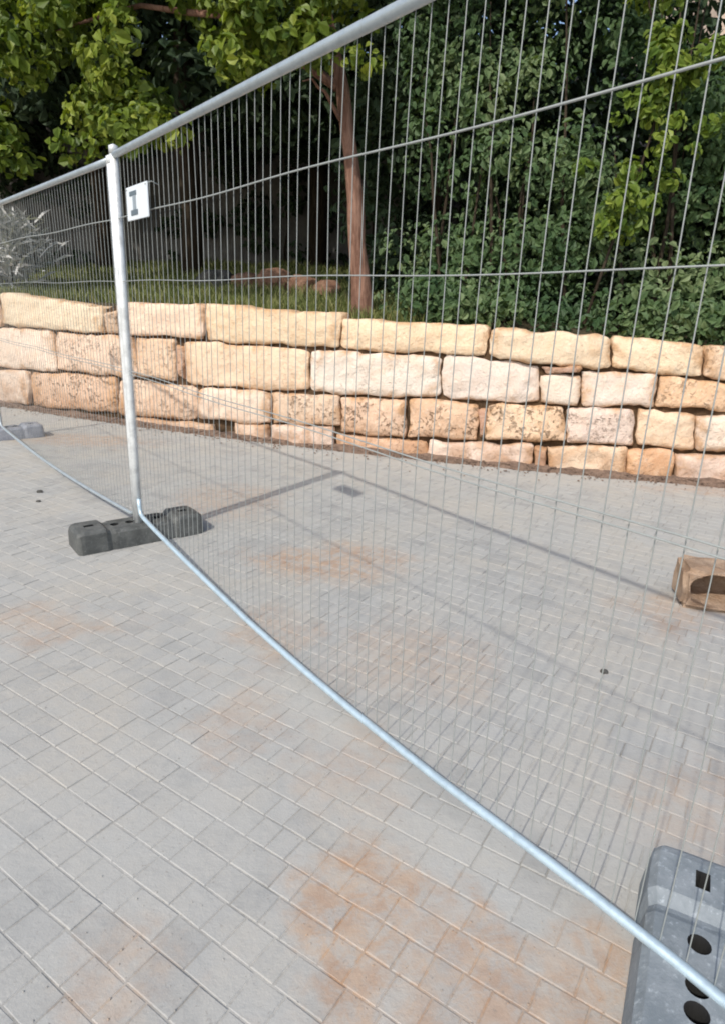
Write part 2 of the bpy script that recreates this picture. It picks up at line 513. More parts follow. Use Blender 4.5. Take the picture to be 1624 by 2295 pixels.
# ------------------------------------------------------------------ stone retaining wall
# corners (x, z) of each stone: top left, top right, bottom right, bottom left; colour; pits
STONES = [
 ((-4.37,1.34),(-2.90,1.23),(-2.91,0.96),(-4.42,0.97),(238,222,182),.1), ((-2.68,1.28),(-1.67,1.31),(-1.67,0.97),(-2.68,0.95),(240,210,178),.15),
 ((-1.635,1.31),(-0.29,1.25),(-0.285,0.955),(-1.635,0.955),(240,214,166),.1), ((-0.25,1.23),(1.00,1.19),(1.00,0.955),(-0.25,0.955),(238,212,166),.2),
 ((1.045,1.19),(1.99,1.16),(2.02,0.90),(1.05,0.955),(240,218,176),.15), ((2.03,1.16),(2.69,1.12),(2.72,0.87),(2.05,0.91),(240,216,172),.2),
 ((2.72,1.12),(3.30,1.08),(3.32,0.85),(2.75,0.865),(222,190,150),.5),
 ((-4.62,0.93),(-3.65,0.94),(-3.66,0.49),(-4.66,0.46),(232,216,194),.2), ((-3.61,0.93),(-2.51,0.93),(-2.52,0.52),(-3.63,0.49),(228,198,168),.5),
 ((-2.48,0.93),(-2.00,0.94),(-2.02,0.53),(-2.49,0.52),(228,192,152),.45), ((-1.91,0.93),(-0.58,0.92),(-0.58,0.53),(-1.92,0.49),(236,206,166),.15),
 ((-0.55,0.925),(0.645,0.925),(0.655,0.57),(-0.55,0.53),(232,228,214),.2), ((0.67,0.93),(1.475,0.89),(1.49,0.58),(0.685,0.575),(230,222,210),.1),
 ((1.505,0.82),(1.81,0.84),(1.83,0.595),(1.52,0.58),(240,230,210),.0), ((1.84,0.87),(2.39,0.87),(2.42,0.605),(1.86,0.60),(236,226,212),.1),
 ((2.42,0.87),(3.02,0.83),(3.05,0.60),(2.45,0.605),(224,178,128),.5),
 ((-4.95,0.42),(-4.12,0.44),(-4.16,0.03),(-5.0,0.0),(222,206,186),.2), ((-4.07,0.45),(-2.79,0.48),(-2.81,0.10),(-4.12,0.02),(206,168,134),.8),
 ((-2.74,0.47),(-1.79,0.46),(-1.80,0.13),(-2.77,0.08),(232,198,164),.5), ((-1.755,0.45),(-0.965,0.49),(-0.97,0.17),(-1.765,0.13),(236,216,192),.1),
 ((-0.935,0.49),(-0.26,0.50),(-0.255,0.22),(-0.94,0.18),(220,190,156),.8), ((-0.235,0.50),(0.355,0.51),(0.365,0.17),(-0.23,0.17),(228,188,152),1.0),
 ((0.385,0.52),(1.00,0.53),(1.02,0.20),(0.40,0.18),(222,178,136),.9), ((1.085,0.53),(1.71,0.55),(1.74,0.25),(1.09,0.22),(232,196,152),1.0),
 ((1.735,0.55),(2.27,0.57),(2.30,0.27),(1.77,0.25),(226,208,194),.5), ((2.295,0.57),(2.74,0.565),(2.78,0.28),(2.33,0.27),(236,206,166),.2),
 ((2.765,0.57),(3.30,0.57),(3.34,0.28),(2.82,0.28),(230,216,196),.2),
 ((-2.60,0.055),(-1.60,0.10),(-1.60,-0.10),(-2.60,-0.12),(230,205,176),.2), ((-1.35,0.12),(-0.99,0.14),(-0.99,-0.08),(-1.35,-0.1),(228,200,172),.2),
 ((-0.96,0.15),(-0.31,0.19),(-0.31,-0.06),(-0.96,-0.08),(234,214,196),.2), ((-0.27,0.13),(0.57,0.15),(0.58,-0.05),(-0.27,-0.08),(228,184,148),.4),
 ((0.60,0.145),(1.49,0.20),(1.50,-0.05),(0.60,-0.07),(234,214,196),.3), ((1.63,0.215),(2.25,0.24),(2.27,-0.04),(1.65,-0.06),(240,216,180),.2),
 ((2.275,0.24),(2.63,0.245),(2.65,-0.04),(2.29,-0.05),(226,170,118),.3), ((2.665,0.245),(3.28,0.25),(3.32,-0.04),(2.69,-0.05),(230,210,196),.2),
 # small wedges in the joints
 ((-2.87,1.18),(-2.70,1.20),(-2.71,0.98),(-2.87,0.97),(176,146,112),.6), ((-1.985,0.88),(-1.92,0.86),(-1.93,0.55),(-1.99,0.60),(176,130,96),.6),
 ((1.03,0.50),(1.075,0.50),(1.08,0.24),(1.035,0.25),(150,100,74),.6), ((1.52,0.19),(1.61,0.20),(1.62,-0.03),(1.52,-0.04),(160,112,84),.6),
 ((1.50,0.885),(1.79,0.885),(1.78,0.865),(1.53,0.845),(150,106,80),.4), ((3.06,0.83),(3.32,0.84),(3.36,0.60),(3.09,0.60),(220,160,104),.4)]
# the wall goes on past both sides of the view
def extra(x0, x1, side):
    zs = [(1.0, .97), (.93, .51), (.47, .05)]
    for ci in range(3):
        x = x0 + random.uniform(0, .25) * (1 if side > 0 else 0)
        if side > 0: x = [3.34, 3.09, 3.37][ci] if ci != 1 else 3.39
        end = x1 if side > 0 else [-4.46, -4.70, -5.04][ci]
        while x < end - 0.12:
            L = random.uniform(0.5, 1.2); e = min(x + L, end)
            if end - e < 0.3: e = end
            tp, bt = [(wall_top(x), .965 if side < 0 else .865), (.925 if side < 0 else .84, .50 if side < 0 else .61), (.46 if side < 0 else .575, .04 if side < 0 else .0)][ci]
            STONES.append(((x + .015, tp), (e - .015, tp - .01), (e - .015, bt), (x + .015, bt), random.choice([(236, 212, 172), (228, 196, 160), (232, 218, 196)]), random.random() * .6))
            x = e
extra(-8.5, -4.4, -1); extra(3.3, 6.3, 1)

wall = tag(empty('stone_wall', (0, wall_y(0), 0)), 'low retaining wall of cream and peach limestone blocks below the hedge', 'wall')
def add_stone(c, col, pits):
    gx, gz = 0.006, 0.005
    c = [(p[0] + random.uniform(-.012, .012), p[1] + random.uniform(-.010, .010)) for p in c]
    c = [(c[0][0] - gx, c[0][1] + gz), (c[1][0] + gx, c[1][1] + gz), (c[2][0] + gx, c[2][1] - gz), (c[3][0] - gx, c[3][1] - gz)]
    xs = [p[0] for p in c]; zs = [p[1] for p in c]
    cx, cz = sum(xs) / 4, sum(zs) / 4
    wd, ht = max(xs) - min(xs), max(zs) - min(zs)
    nx = max(8, min(34, int(wd / 0.034))); nz = max(6, min(14, int(ht / 0.026)))
    sl = 2 * 0.02339 * cx - 0.33263
    T = Vector((1, sl, 0)).normalized(); N = Vector((sl, -1, 0)).normalized()
    o3 = Vector((cx, wall_y(cx), cz))
    seed = random.uniform(0, 100)
    out = random.uniform(-0.014, 0.024)
    pw = random.uniform(9, 26)
    rims = []
    V, Q = [], []
    def edge(t):      # concentrate rows near the edges
        return math.copysign(1 - (1 - abs(t)) ** 1.6, t)
    for i in range(nx + 1):
        u = edge(2 * i / nx - 1)
        for j in range(nz + 1):
            v = edge(2 * j / nz - 1)
            m = max(abs(u), abs(v))
            p = pw
            k = m / max((abs(u) ** p + abs(v) ** p) ** (1 / p), 1e-6) if m > 0 else 1
            uu, vv = u * k, v * k
            # bilinear inside the four corners; v=+1 top
            a = (uu + 1) / 2; b = (vv + 1) / 2
            x = (c[0][0] * (1 - a) + c[1][0] * a) * b + (c[3][0] * (1 - a) + c[2][0] * a) * (1 - b)
            z = (c[0][1] * (1 - a) + c[1][1] * a) * b + (c[3][1] * (1 - a) + c[2][1] * a) * (1 - b)
            nn = noise.noise((x * 4 + seed, z * 4, seed)); n2 = noise.noise((x * 13 + seed, z * 13, seed + 9))
            rim = m ** 5
            n3 = noise.noise((x * 31 + seed, z * 31, seed + 3)); n4 = noise.noise((x * 7 + seed, z * 2.2, seed + 5))
            dep = 0.010 * (1 - m ** 3) + 0.026 * nn + 0.020 * n2 + 0.009 * n3 + 0.012 * abs(n4) - (0.020 + 0.026 * n2) * m ** 14
            rims.append(min(1, m ** 4 * (0.7 + 1.2 * n2 + 0.9 * nn)))
            wob = (0.026 * noise.noise((x * 5 - seed, z * 5, 3.3)) + 0.013 * noise.noise((x * 17 - seed, z * 17, 1.3))) * rim
            x += wob * (1 if abs(u) > abs(v) else 0.3); z += wob * (1 if abs(v) >= abs(u) else 0.3)
            P = Vector((x, wall_y(x), z)) + N * (dep + out)
            V.append(tuple(P - o3))
    for i in range(nx):
        for j in range(nz):
            a = i * (nz + 1) + j
            Q.append((a, a + nz + 1, a + nz + 2, a + 1))
    ring = [i * (nz + 1) for i in range(nx + 1)] + [nx * (nz + 1) + j for j in range(1, nz + 1)] + \
           [i * (nz + 1) + nz for i in range(nx - 1, -1, -1)] + [j for j in range(nz - 1, 0, -1)]
    s0 = len(V)
    for r_ in ring:
        V.append(tuple(Vector(V[r_]) - N * 0.20))
    for k in range(len(ring)):
        k2 = (k + 1) % len(ring)
        Q.append((ring[k2], ring[k], s0 + k, s0 + k2))
    me = mesh_np('stone', V, Q, smooth=True)
    at = me.attributes.new('rim', 'FLOAT', 'POINT'); at.data.foreach_set('value', np.array(rims + [1.0] * (len(V) - len(rims)), dtype=np.float32))
    o = link('stone', me, M_STONE, parent=wall)
    o.location = o3 - wall.location
    kk = 0.87 * random.uniform(0.94, 1.05)
    col = [0.55 * a_ + 0.45 * b_ for a_, b_ in zip(col, (244, 222, 202))]
    cl = lin(*col, kk)
    o.color = (cl[0], cl[1] * 0.975, cl[2] * 0.98, pits)
for s in STONES:
    add_stone(s[:4], s[4], s[5])
# earth-filled core seen in the joints, and the earth heaped along the foot
V, Q = [], []
NX = 60
for i in range(NX + 1):
    x = -8.6 + 15 * i / NX
    for dy, z in ((0.055, -0.15), (0.055, wall_top(x) - 0.10), (0.22, wall_top(x) - 0.06)):
        V.append((x, wall_y(x) + dy - wall_y(0), z))
for i in range(NX):
    a = 3 * i
    Q += [(a, a + 3, a + 4, a + 1), (a + 1, a + 4, a + 5, a + 2)]
link('joint_earth', mesh_np('joint_earth', V, Q), M_JOINT, parent=wall)
V, Q = [], []
NX = 220
for i in range(NX + 1):
    x = -8.6 + 15 * i / NX
    wv = 0.5 + 0.5 * noise.noise((x * 2.2, 0.3, 5)) + 0.4 * noise.noise((x * 9, 1.3, 5))
    wv = max(0.15, min(1.4, wv))
    prof = [(0.02, 0.012 + 0.050 * wv), (-0.04, 0.010 + 0.045 * wv), (-0.10, 0.004 + 0.022 * wv), (-0.15 - 0.06 * wv, -0.012)]
    for k, (dy, z) in enumerate(prof):
        V.append((x, wall_y(x) + dy - wall_y(0), z + 0.008 * noise.noise((x * 20, k * 3.1, 2))))
for i in range(NX):
    for k in range(3):
        a = 4 * i + k
        Q.append((a, a + 1, a + 5, a + 4))
tag(link('foot_earth', mesh_np('foot_earth', V, Q, smooth=True), M_FOOT, parent=wall), kind='stuff')

def crumbs(name, P, size, mat, parent):
    n = len(P); P = np.asarray(P)
    base = np.array([(1, 0, -.3), (-.5, .87, -.3), (-.5, -.87, -.3), (.45, .8, .45), (-.9, 0, .4), (.45, -.8, .45), (0, 0, .8)])
    tri = np.array([(0, 1, 3), (1, 4, 3), (1, 2, 4), (2, 5, 4), (2, 0, 5), (0, 3, 5), (3, 4, 6), (4, 5, 6), (5, 3, 6)])
    a = RNG.uniform(0, 2 * np.pi, n); ca, sa = np.cos(a)[:, None], np.sin(a)[:, None]
    B = base[None] * (1 + RNG.normal(0, .22, (n, 7, 3)))
    B = np.stack([B[..., 0] * ca - B[..., 1] * sa, B[..., 0] * sa + B[..., 1] * ca, B[..., 2] * .7], -1)
    V = (B * np.asarray(size)[:, None, None] + P[:, None, :]).reshape(-1, 3)
    T = (tri[None] + np.arange(n)[:, None, None] * 7).reshape(-1, 3)
    return tag(link(name, mesh_np(name, V, None, T), mat, parent=parent), kind='stuff')
n = 1500
gx = RNG.uniform(-6, 5, n); gd = RNG.exponential(.10, n)
sz = RNG.uniform(.004, .016, n) * np.exp(-gd)
P = [(x, wall_y(x) - .06 - d_ - wall_y(0), .008 + s_ * .2 + .02 * max(0, 1 - d_ / .1)) for x, d_, s_ in zip(gx, gd, sz)]
crumbs('gravel', P, sz, M_FOOT, wall)
n = 1400
cx = RNG.uniform(-3.5, 3.5, n); cy = RNG.uniform(.6, 5.2, n)
st_ = np.array([random.choice(STAINS) for _ in range(n)])
pick = RNG.uniform(0, 1, n) < .55
cx = np.where(pick, st_[:, 0] + RNG.normal(0, .6, n) * st_[:, 2], cx); cy = np.where(pick, st_[:, 1] + RNG.normal(0, .6, n) * st_[:, 3], cy)
sz = RNG.uniform(.0008, .0028, n)
crumbs('grit', np.stack([cx, cy, .0012 + sz * .2], 1), sz, M_SAND, pave)

# ------------------------------------------------------------------ mesh fence panels
def fence_point(s, off, z):
    return BASE - DIR * s + NRM * (off + 0.0094 * z) + Vector((0, 0, z))
RS = [0.0, .24, .59, 1.01, 1.36, 1.79, 2.07, 2.30, 2.50, 2.70, 2.93, 3.18, 3.36]
RZ = [.165, .140, .113, .085, .064, .056, .058, .066, .073, .087, .104, .112, .112]
def rail_z(s): return float(np.interp(s, RS, RZ))

def make_panel(label, fp, L, zrail, ztop, rev_post, group, low_mat=None, spacing=0.055, wires_h=(1.714, 1.418, 0.95)):
    """fp(s, off, z) -> world; s from 0 at one post to L at the other."""
    o0 = fp(0, 0, 0)
    t = tag(empty('mesh_fence_panel', o0), label, 'fence panel', group)
    loc = lambda s, off, z: fp(s, off, z) - o0
    def add(name, me, mat): return link(name, me, mat, parent=t)
    tp = ztop
    post = add('post', tube('post', [loc(0, 0, .045), loc(0, 0, .6), loc(0, 0, 1.2), loc(0, 0, tp + rev_post)], 0.021, 14, dome=True), M_POST)
    link('post_cap', tube('post_cap', [loc(0, 0, tp + rev_post - .03), loc(0, 0, tp + rev_post + .004)], 0.0225, 14, dome=True), M_POST, parent=post)
    post = add('post', tube('post', [loc(L, 0, .045), loc(L, 0, .6), loc(L, 0, tp + rev_post)], 0.021, 14, dome=True), M_POST)
    link('post_cap', tube('post_cap', [loc(L, 0, tp + rev_post - .03), loc(L, 0, tp + rev_post + .004)], 0.0225, 14, dome=True), M_POST, parent=post)
    add('top_rail', tube('top_rail', [loc(L * k / 12, 0, tp) for k in range(13)], 0.0165, 14), M_RAIL)
    ss = np.linspace(0.0, L, 34)
    path = [loc(0.024, 0, zrail(0.1) + 0.10), loc(0.026, 0, zrail(0.1) + 0.05), loc(0.04, 0, zrail(0.1) + 0.015)]
    path += [loc(s, 0, zrail(s)) for s in np.linspace(0.08, L - 0.08, 34)]
    path += [loc(L - 0.04, 0, zrail(L) + 0.012), loc(L - 0.026, 0, zrail(L) + 0.05), loc(L - 0.024, 0, zrail(L) + 0.10)]
    add('bottom_rail', tube('bottom_rail', path, 0.0125, 12), low_mat)
    nw = int((L - 0.09) / spacing)
    for k in range(nw + 1):
        s = 0.045 + (L - 0.09) * k / nw
        b = 0.004 * math.sin(s * 2.1) + random.gauss(0, 0.0012)
        pts = [loc(s, 0.012, zrail(s) - 0.005)]
        for zz in (0.35, 0.95, 1.418, 1.714):
            pts.append(loc(s + random.gauss(0, .0016), 0.010 + b, zz))
        pts.append(loc(s, 0.012, tp - 0.005))
        add('vertical_wire', tube('vertical_wire', pts, 0.00135, 5, caps=False), M_WIRE)
    for zz in wires_h:
        pts = [loc(L * k / 30, 0.0 - 0.003, zz + 0.004 * math.sin(k * 0.5)) for k in range(31)]
        add('horizontal_wire', tube('horizontal_wire', pts, 0.0028 if zz > 1.6 else (0.0018 if zz > 1.0 else 0.0021), 6, caps=False), M_WIRE)
        if zz < 1.0:
            pts = [loc(L * k / 30, 0.0 - 0.003, zz + 0.018 + 0.004 * math.sin(k * 0.5)) for k in range(31)]
            add('horizontal_wire', tube('horizontal_wire', pts, 0.0028 if zz > 1.6 else (0.0018 if zz > 1.0 else 0.0021), 6, caps=False), M_WIRE)
    return t

G = 'temporary mesh fence panels'
make_panel('near mesh fence panel with a sagging bottom rail and a small white plate', fence_point, 3.36, rail_z, 2.0, 0.035, G, M_RAIL_LOW)
# second panel, turned a few degrees, from the middle post to the far foot
LP0 = BASE + DIR * 0.052 + NRM * 0.006
LP1 = BASE + DIR * 3.40 - NRM * 0.19
ld = (LP1 - LP0); LL = ld.length; ld.normalize(); ln = Vector((ld.y, -ld.x, 0))
def left_point(s, off, z): return LP0 + ld * s + ln * (off + 0.006 * z) + Vector((0, 0, z))
make_panel('far mesh fence panel running left from the middle post', left_point, LL, lambda s: .13 - .05 * math.sin(math.pi * min(max(s / LL, 0), 1)), 1.985, 0.012, G, M_RAIL)

# small plate wired to the near panel
sg = tag(empty('plate_sign', fence_point(0.395, -0.03, 1.752)), 'small white plate with a grey mark hung on the mesh beside the post', 'sign')
def fence_box(name, s0, s1, z0, z1, o0, o1, mat, parent, org, bev=0.0):
    bm = bmesh.new()
    vs_ = [bm.verts.new(fence_point(s, o, z) - org) for s in (s0, s1) for o in (o0, o1) for z in (z0, z1)]
    for f in ((0, 1, 3, 2), (4, 6, 7, 5), (0, 4, 5, 1), (2, 3, 7, 6), (0, 2, 6, 4), (1, 5, 7, 3)):
        bm.faces.new([vs_[i] for i in f])
    bmesh.ops.recalc_face_normals(bm, faces=bm.faces)
    if bev: bmesh.ops.bevel(bm, geom=bm.edges[:] , offset=bev, segments=2, affect='EDGES')
    me = bpy.data.meshes.new(name); bm.to_mesh(me); bm.free()
    return link(name, me, mat, parent=parent)
og = sg.location.copy()
pl = fence_box('plate', 0.255, 0.535, 1.680, 1.822, -0.036, -0.030, M_WHITE, sg, og, 0.002)
fence_box('print_bar', 0.305, 0.395, 1.782, 1.800, -0.0385, -0.0362, M_PRINT, sg, og)
fence_box('print_bar', 0.315, 0.405, 1.700, 1.722, -0.0385, -0.0362, M_PRINT, sg, og)
fence_box('print_bar', 0.345, 0.385, 1.7225, 1.7815, -0.0380, -0.0362, M_PRINT_PALE, sg, og)
for s in (0.27, 0.52):
    link('cable_tie', tube('cable_tie', [fence_point(s, -0.040, 1.81) - og, fence_point(s, -0.010, 1.825) - og, fence_point(s, 0.02, 1.815) - og], 0.0025, 6), M_WIRE, parent=sg)

# ------------------------------------------------------------------ feet of the fence
def boolean_cut(bm_body, cutters):
    me = bpy.data.meshes.new('tmp'); bm_body.to_mesh(me); bm_body.free()
    o = bpy.data.objects.new('tmp', me); COL.objects.link(o)
    cm = bpy.data.meshes.new('tmpc'); cutters.to_mesh(cm); cutters.free()
    co = bpy.data.objects.new('tmpc', cm); COL.objects.link(co)
    md = o.modifiers.new('b', 'BOOLEAN'); md.operation = 'DIFFERENCE'; md.object = co; md.solver = 'EXACT'
    dg = bpy.context.evaluated_depsgraph_get()
    res = bpy.data.meshes.new_from_object(o.evaluated_get(dg))
    bpy.data.objects.remove(o); bpy.data.objects.remove(co)
    return res

def foot_mesh():
    """Long moulded foot: raised rounded ends, lower waist with post holes, slots in the ends. x = long axis."""
    bm = bmesh.new()
    xs = [-.36, -.354, -.34, -.32, -.26, -.205, -.192, -.178, -.165, -.15, -.08, 0, .08, .15, .165, .178, .192, .205, .26, .32, .34, .354, .36]
    sect = []
    for x in xs:
        ax = abs(x)
        h = float(np.interp(ax, [0, .15, .165, .178, .192, .205, .32, .34, .354, .36], [.106, .106, .101, .100, .112, .122, .122, .118, .110, .098]))
        hw = float(np.interp(ax, [0, .15, .178, .205, .32, .34, .354, .36], [.116, .116, .112, .120, .120, .117, .108, .098]))
        row = []
        for y, z in ((-hw, 0), (-hw + .002, 0.02), (-hw + .012, h - .016), (-hw + .028, h), (-hw * .45, h + .002), (hw * .45, h + .002), (hw - .028, h), (hw - .012, h - .016), (hw - .002, .02), (hw, 0)):
            row.append(bm.verts.new((x, y, z)))
        sect.append(row)
    for a, b in zip(sect[:-1], sect[1:]):
        for k in range(9):
            bm.faces.new((a[k], a[k + 1], b[k + 1], b[k]))
        bm.faces.new((a[9], a[0], b[0], b[9]))
    bm.faces.new(sect[0][::-1]); bm.faces.new(sect[-1])
    bmesh.ops.recalc_face_normals(bm, faces=bm.faces)
    ct = bmesh.new()
    for x, y, r, z in ((-.13, 0, .023, -.05), (-.045, 0, .023, -.05), (.01, 0, .023, -.05), (.11, 0, .023, -.05)):
        bmesh.ops.create_cone(ct, cap_ends=True, segments=18, radius1=r, radius2=r, depth=.3, matrix=Matrix.Translation((x, y, z + .15)))
    for x in (-.27, .27):
        m = Matrix.Translation((x, 0, .10)) @ Matrix.Diagonal((.052, .030, .32, 1))
        r = bmesh.ops.create_cube(ct, size=1.0, matrix=m)
    res = boolean_cut(bm, ct)
    return res
FOOT = foot_mesh()
def dark_holes(me):  # paints shade onto the inner walls of holes and slots
    for p in me.polygons:
        c = p.center
        if abs(p.normal.z) < 0.3 and abs(c.y) < 0.03 and min(abs(abs(c.x) - .27) - .03, abs(c.x + .13) - .03, abs(c.x - .11) - .03, abs(c.x + .02) - .06) < 0 and c.z < 0.135 and abs(c.x) < .33:
            p.material_index = 1
def foot(label, center, axis, mat):
    me = FOOT.copy(); me.materials.clear(); me.materials.append(mat); me.materials.append(M_HOLE)
    dark_holes(me)
    o = link('fence_foot', me)
    o.location = center; o.rotation_euler = (0, 0, math.atan2(axis.y, axis.x))
    return tag(o, label, 'fence foot', 'feet of the fence')
foot('dark grey fence foot under the middle white post', BASE + DIR * 0.03 + Vector((0, 0, .002)), NRM, M_BLK_FAR)
foot('blue grey fence foot with black holes in the near right corner', fence_point(3.245, -0.02, 0.002), NRM + DIR * 0.46, M_BLK_NEAR)
foot('pale grey fence foot at the left edge below the wall', LP1 - ld * 0.0 + Vector((0, 0, .002)), -ln, M_BLK_PALE)

# ------------------------------------------------------------------ loose rocks
def rock_mesh(name, sx, sy, sz, seed, sub=3, rough=0.22):
    bm = bmesh.new()
    bmesh.ops.create_icosphere(bm, subdivisions=sub, radius=1)
    for v in bm.verts:
        p = v.co.copy()
        q = Vector([math.copysign(abs(c) ** 0.75, c) for c in p])
        k = 1 + rough * noise.noise(p * 1.4 + Vector((seed, 0, 0))) + rough * 0.5 * noise.noise(p * 4 + Vector((0, seed, 0)))
        v.co = Vector((q.x * sx, q.y * sy, max(q.z, -0.55) * sz)) * k
    me = bpy.data.meshes.new(name); bm.to_mesh(me); bm.free()
    return me
def hollow_block():
    bm = bmesh.new()
    bmesh.ops.create_cube(bm, size=1, matrix=Matrix.Translation((0, 0, .10)) @ Matrix.Diagonal((.34, .24, .20, 1)))
    bmesh.ops.bevel(bm, geom=bm.edges[:], offset=.022, segments=3, affect='EDGES')
    bmesh.ops.subdivide_edges(bm, edges=bm.edges[:], cuts=3, use_grid_fill=True)
    for v in bm.verts:
        p = v.co.copy()
        k = Vector((noise.noise(p * 9), noise.noise(p * 9 + Vector((5, 0, 0))), noise.noise(p * 9 + Vector((0, 7, 0)))))
        k2 = Vector((noise.noise(p * 30), noise.noise(p * 30 + Vector((5, 0, 0))), noise.noise(p * 30 + Vector((0, 7, 0)))))
        v.co += (k * .020 + k2 * .007) * min(1, max(0, p.z / .04))
    ct = bmesh.new()
    bmesh.ops.create_icosphere(ct, subdivisions=3, radius=1)
    for v in ct.verts:
        p = v.co.copy(); q = Vector([math.copysign(abs(c_) ** 0.6, c_) for c_ in p])
        v.co = Vector((q.x * .142 + .004, q.y * .20 - .08, q.z * .078 + .108)) + Vector((1, .3, .6)) * .016 * noise.noise(p * 2.3)
    return boolean_cut(bm, ct)
hb = link('hollow_block', hollow_block(), M_CLAY, loc=(1.735, 2.87, 0.0))
hb.data.materials.clear(); hb.data.materials.append(M_CLAY)
hb.rotation_euler = (0, 0, -0.27)
tag(hb, 'pale orange block with a dark hollow on the paving at the right edge', 'block')
for i, (x, y, s, lab) in enumerate([(0.97, 2.20, .016, 'single dark pebble on the paving behind the near fence panel'),
                                    (-2.30, 4.34, .022, 'larger of two dark pebbles left of the middle fence foot'),
                                    (-2.20, 4.12, .015, 'smaller of two dark pebbles left of the middle fence foot')]):
    tag(link('pebble', rock_mesh('pebble', s, s * .8, s * .55, i * 2.7, 2), M_ROCK_GREY, loc=(x, y, s * .28)), lab, 'pebble')
# ------------------------------------------------------------------ foliage
def leaves(name, C, Nrm, size, mat, parent=None, aspect=0.62, fold=0.18, tone=None, jitter=0.35):
    """Leaf blades: six-point outline folded along the midrib. C centres, Nrm facing directions."""
    C = np.asarray(C); n = len(C)
    Nrm = Nrm + RNG.normal(0, jitter, (n, 3)); Nrm /= np.linalg.norm(Nrm, axis=1, keepdims=True) + 1e-9
    a = RNG.normal(0, 1, (n, 3)); a[:, 2] -= 0.7
    a -= Nrm * (a * Nrm).sum(1, keepdims=True); a /= np.linalg.norm(a, axis=1, keepdims=True) + 1e-9
    b = np.cross(Nrm, a)
    s = (size * RNG.uniform(0.6, 1.3, n))[:, None]
    w_ = s * aspect * 0.5
    P = [C - a * s * .5, C - a * s * .12 - b * w_ + Nrm * s * fold, C + a * s * .22 - b * w_ * .75 + Nrm * s * fold * .8,
         C + a * s * .5 - Nrm * s * .1, C + a * s * .22 + b * w_ * .75 + Nrm * s * fold * .8, C - a * s * .12 + b * w_ + Nrm * s * fold]
    V = np.stack(P, 1).reshape(-1, 3)
    i0 = np.arange(n)[:, None] * 6
    Q = np.concatenate([i0 + np.array([[0, 3, 2, 1]]), i0 + np.array([[0, 5, 4, 3]])])
    me = mesh_np(name, V, Q)
    t = RNG.uniform(0, 1, n) if tone is None else np.clip(tone, 0, 1)
    at = me.attributes.new('tone', 'FLOAT', 'POINT'); at.data.foreach_set('value', np.repeat(t, 6).astype(np.float32))
    return link(name, me, mat, parent=parent)

def clumps(centres, radii, per, flat=0.8, shell=0.55):
    """Leaf centres and outward normals in balls round the clump centres."""
    C, N, T = [], [], []
    for (c, r) in zip(centres, radii):
        k = int(per * (r / 0.3) ** 2)
        d = RNG.normal(0, 1, (k, 3)); d /= np.linalg.norm(d, axis=1, keepdims=True)
        rr = r * (shell + (1 - shell) * RNG.uniform(0, 1, k) ** 0.5) * RNG.uniform(0.75, 1.1, k)
        p = d * rr[:, None]; p[:, 2] *= flat
        C.append(p + np.asarray(c)); nn = d.copy(); nn[:, 2] += 0.5; N.append(nn)
        T.append(np.clip(RNG.normal(RNG.uniform(0.25, 0.75), 0.2, k), 0, 1))
    return np.concatenate(C), np.concatenate(N), np.concatenate(T)

def rel(C, o): return np.asarray(C) - np.array(o.location)

# --- dense hedge on the wall, right of the trunk
hx, hy = 2.4, 6.35
hedge = tag(empty('hedge', (hx, hy, bank_z(hx, hy))), 'tall dense dark green hedge on top of the wall at right', 'hedge')
cs, rs = [], []
for k in range(640):
    x = random.uniform(0.30, 6.4)
    top = 5.6 if x < 2.45 else 5.6 - 2.25 * min((x - 2.45) / 0.22, 1)
    if x < 0.9: top = 5.6
    z = random.uniform(wall_top(x) + 0.02, top)
    if z > wall_top(x) + .5 and noise.noise((x * 1.5, z * 1.5, 2.0)) < -0.22: continue
    bulge = 0.45 * noise.noise((x * 0.9, z * 0.9, 4.0)) + 0.15 * noise.noise((x * 2.3, z * 2.3, 1.0))
    low = max(0, 1 - (z - wall_top(x)) / 0.8)
    y = wall_y(x) + 0.75 - bulge - 0.33 * low + random.uniform(0, 0.45)
    r = random.uniform(0.16, 0.34)
    if z - r * .8 < wall_top(x) - .1: z = wall_top(x) - .1 + r * .8
    cs.append((x, y, z)); rs.append(r)
for k in range(150):       # skirt that hangs over the top course
    x = random.uniform(0.45, 6.4); r = random.uniform(.10, .20)
    cs.append((x, wall_y(x) + random.uniform(.16, .5), wall_top(x) + random.uniform(0.0, .30))); rs.append(r)
C, N, T = clumps(cs, rs, 88)
N[:, 1] -= 0.7; N[:, 0] -= 0.2
T = np.array([0.42 + 0.75 * noise.noise((p[0] * 1.1, p[1] * 1.1, p[2] * 1.1 + 3)) + 0.35 * noise.noise(p * 4.0) for p in C]) + RNG.normal(0, .16, len(C))
leaves('hedge_leaves', rel(C, hedge), N, 0.066 * RNG.uniform(.6, 1.35, len(C)), M_LEAF_HEDGE, hedge, tone=T)
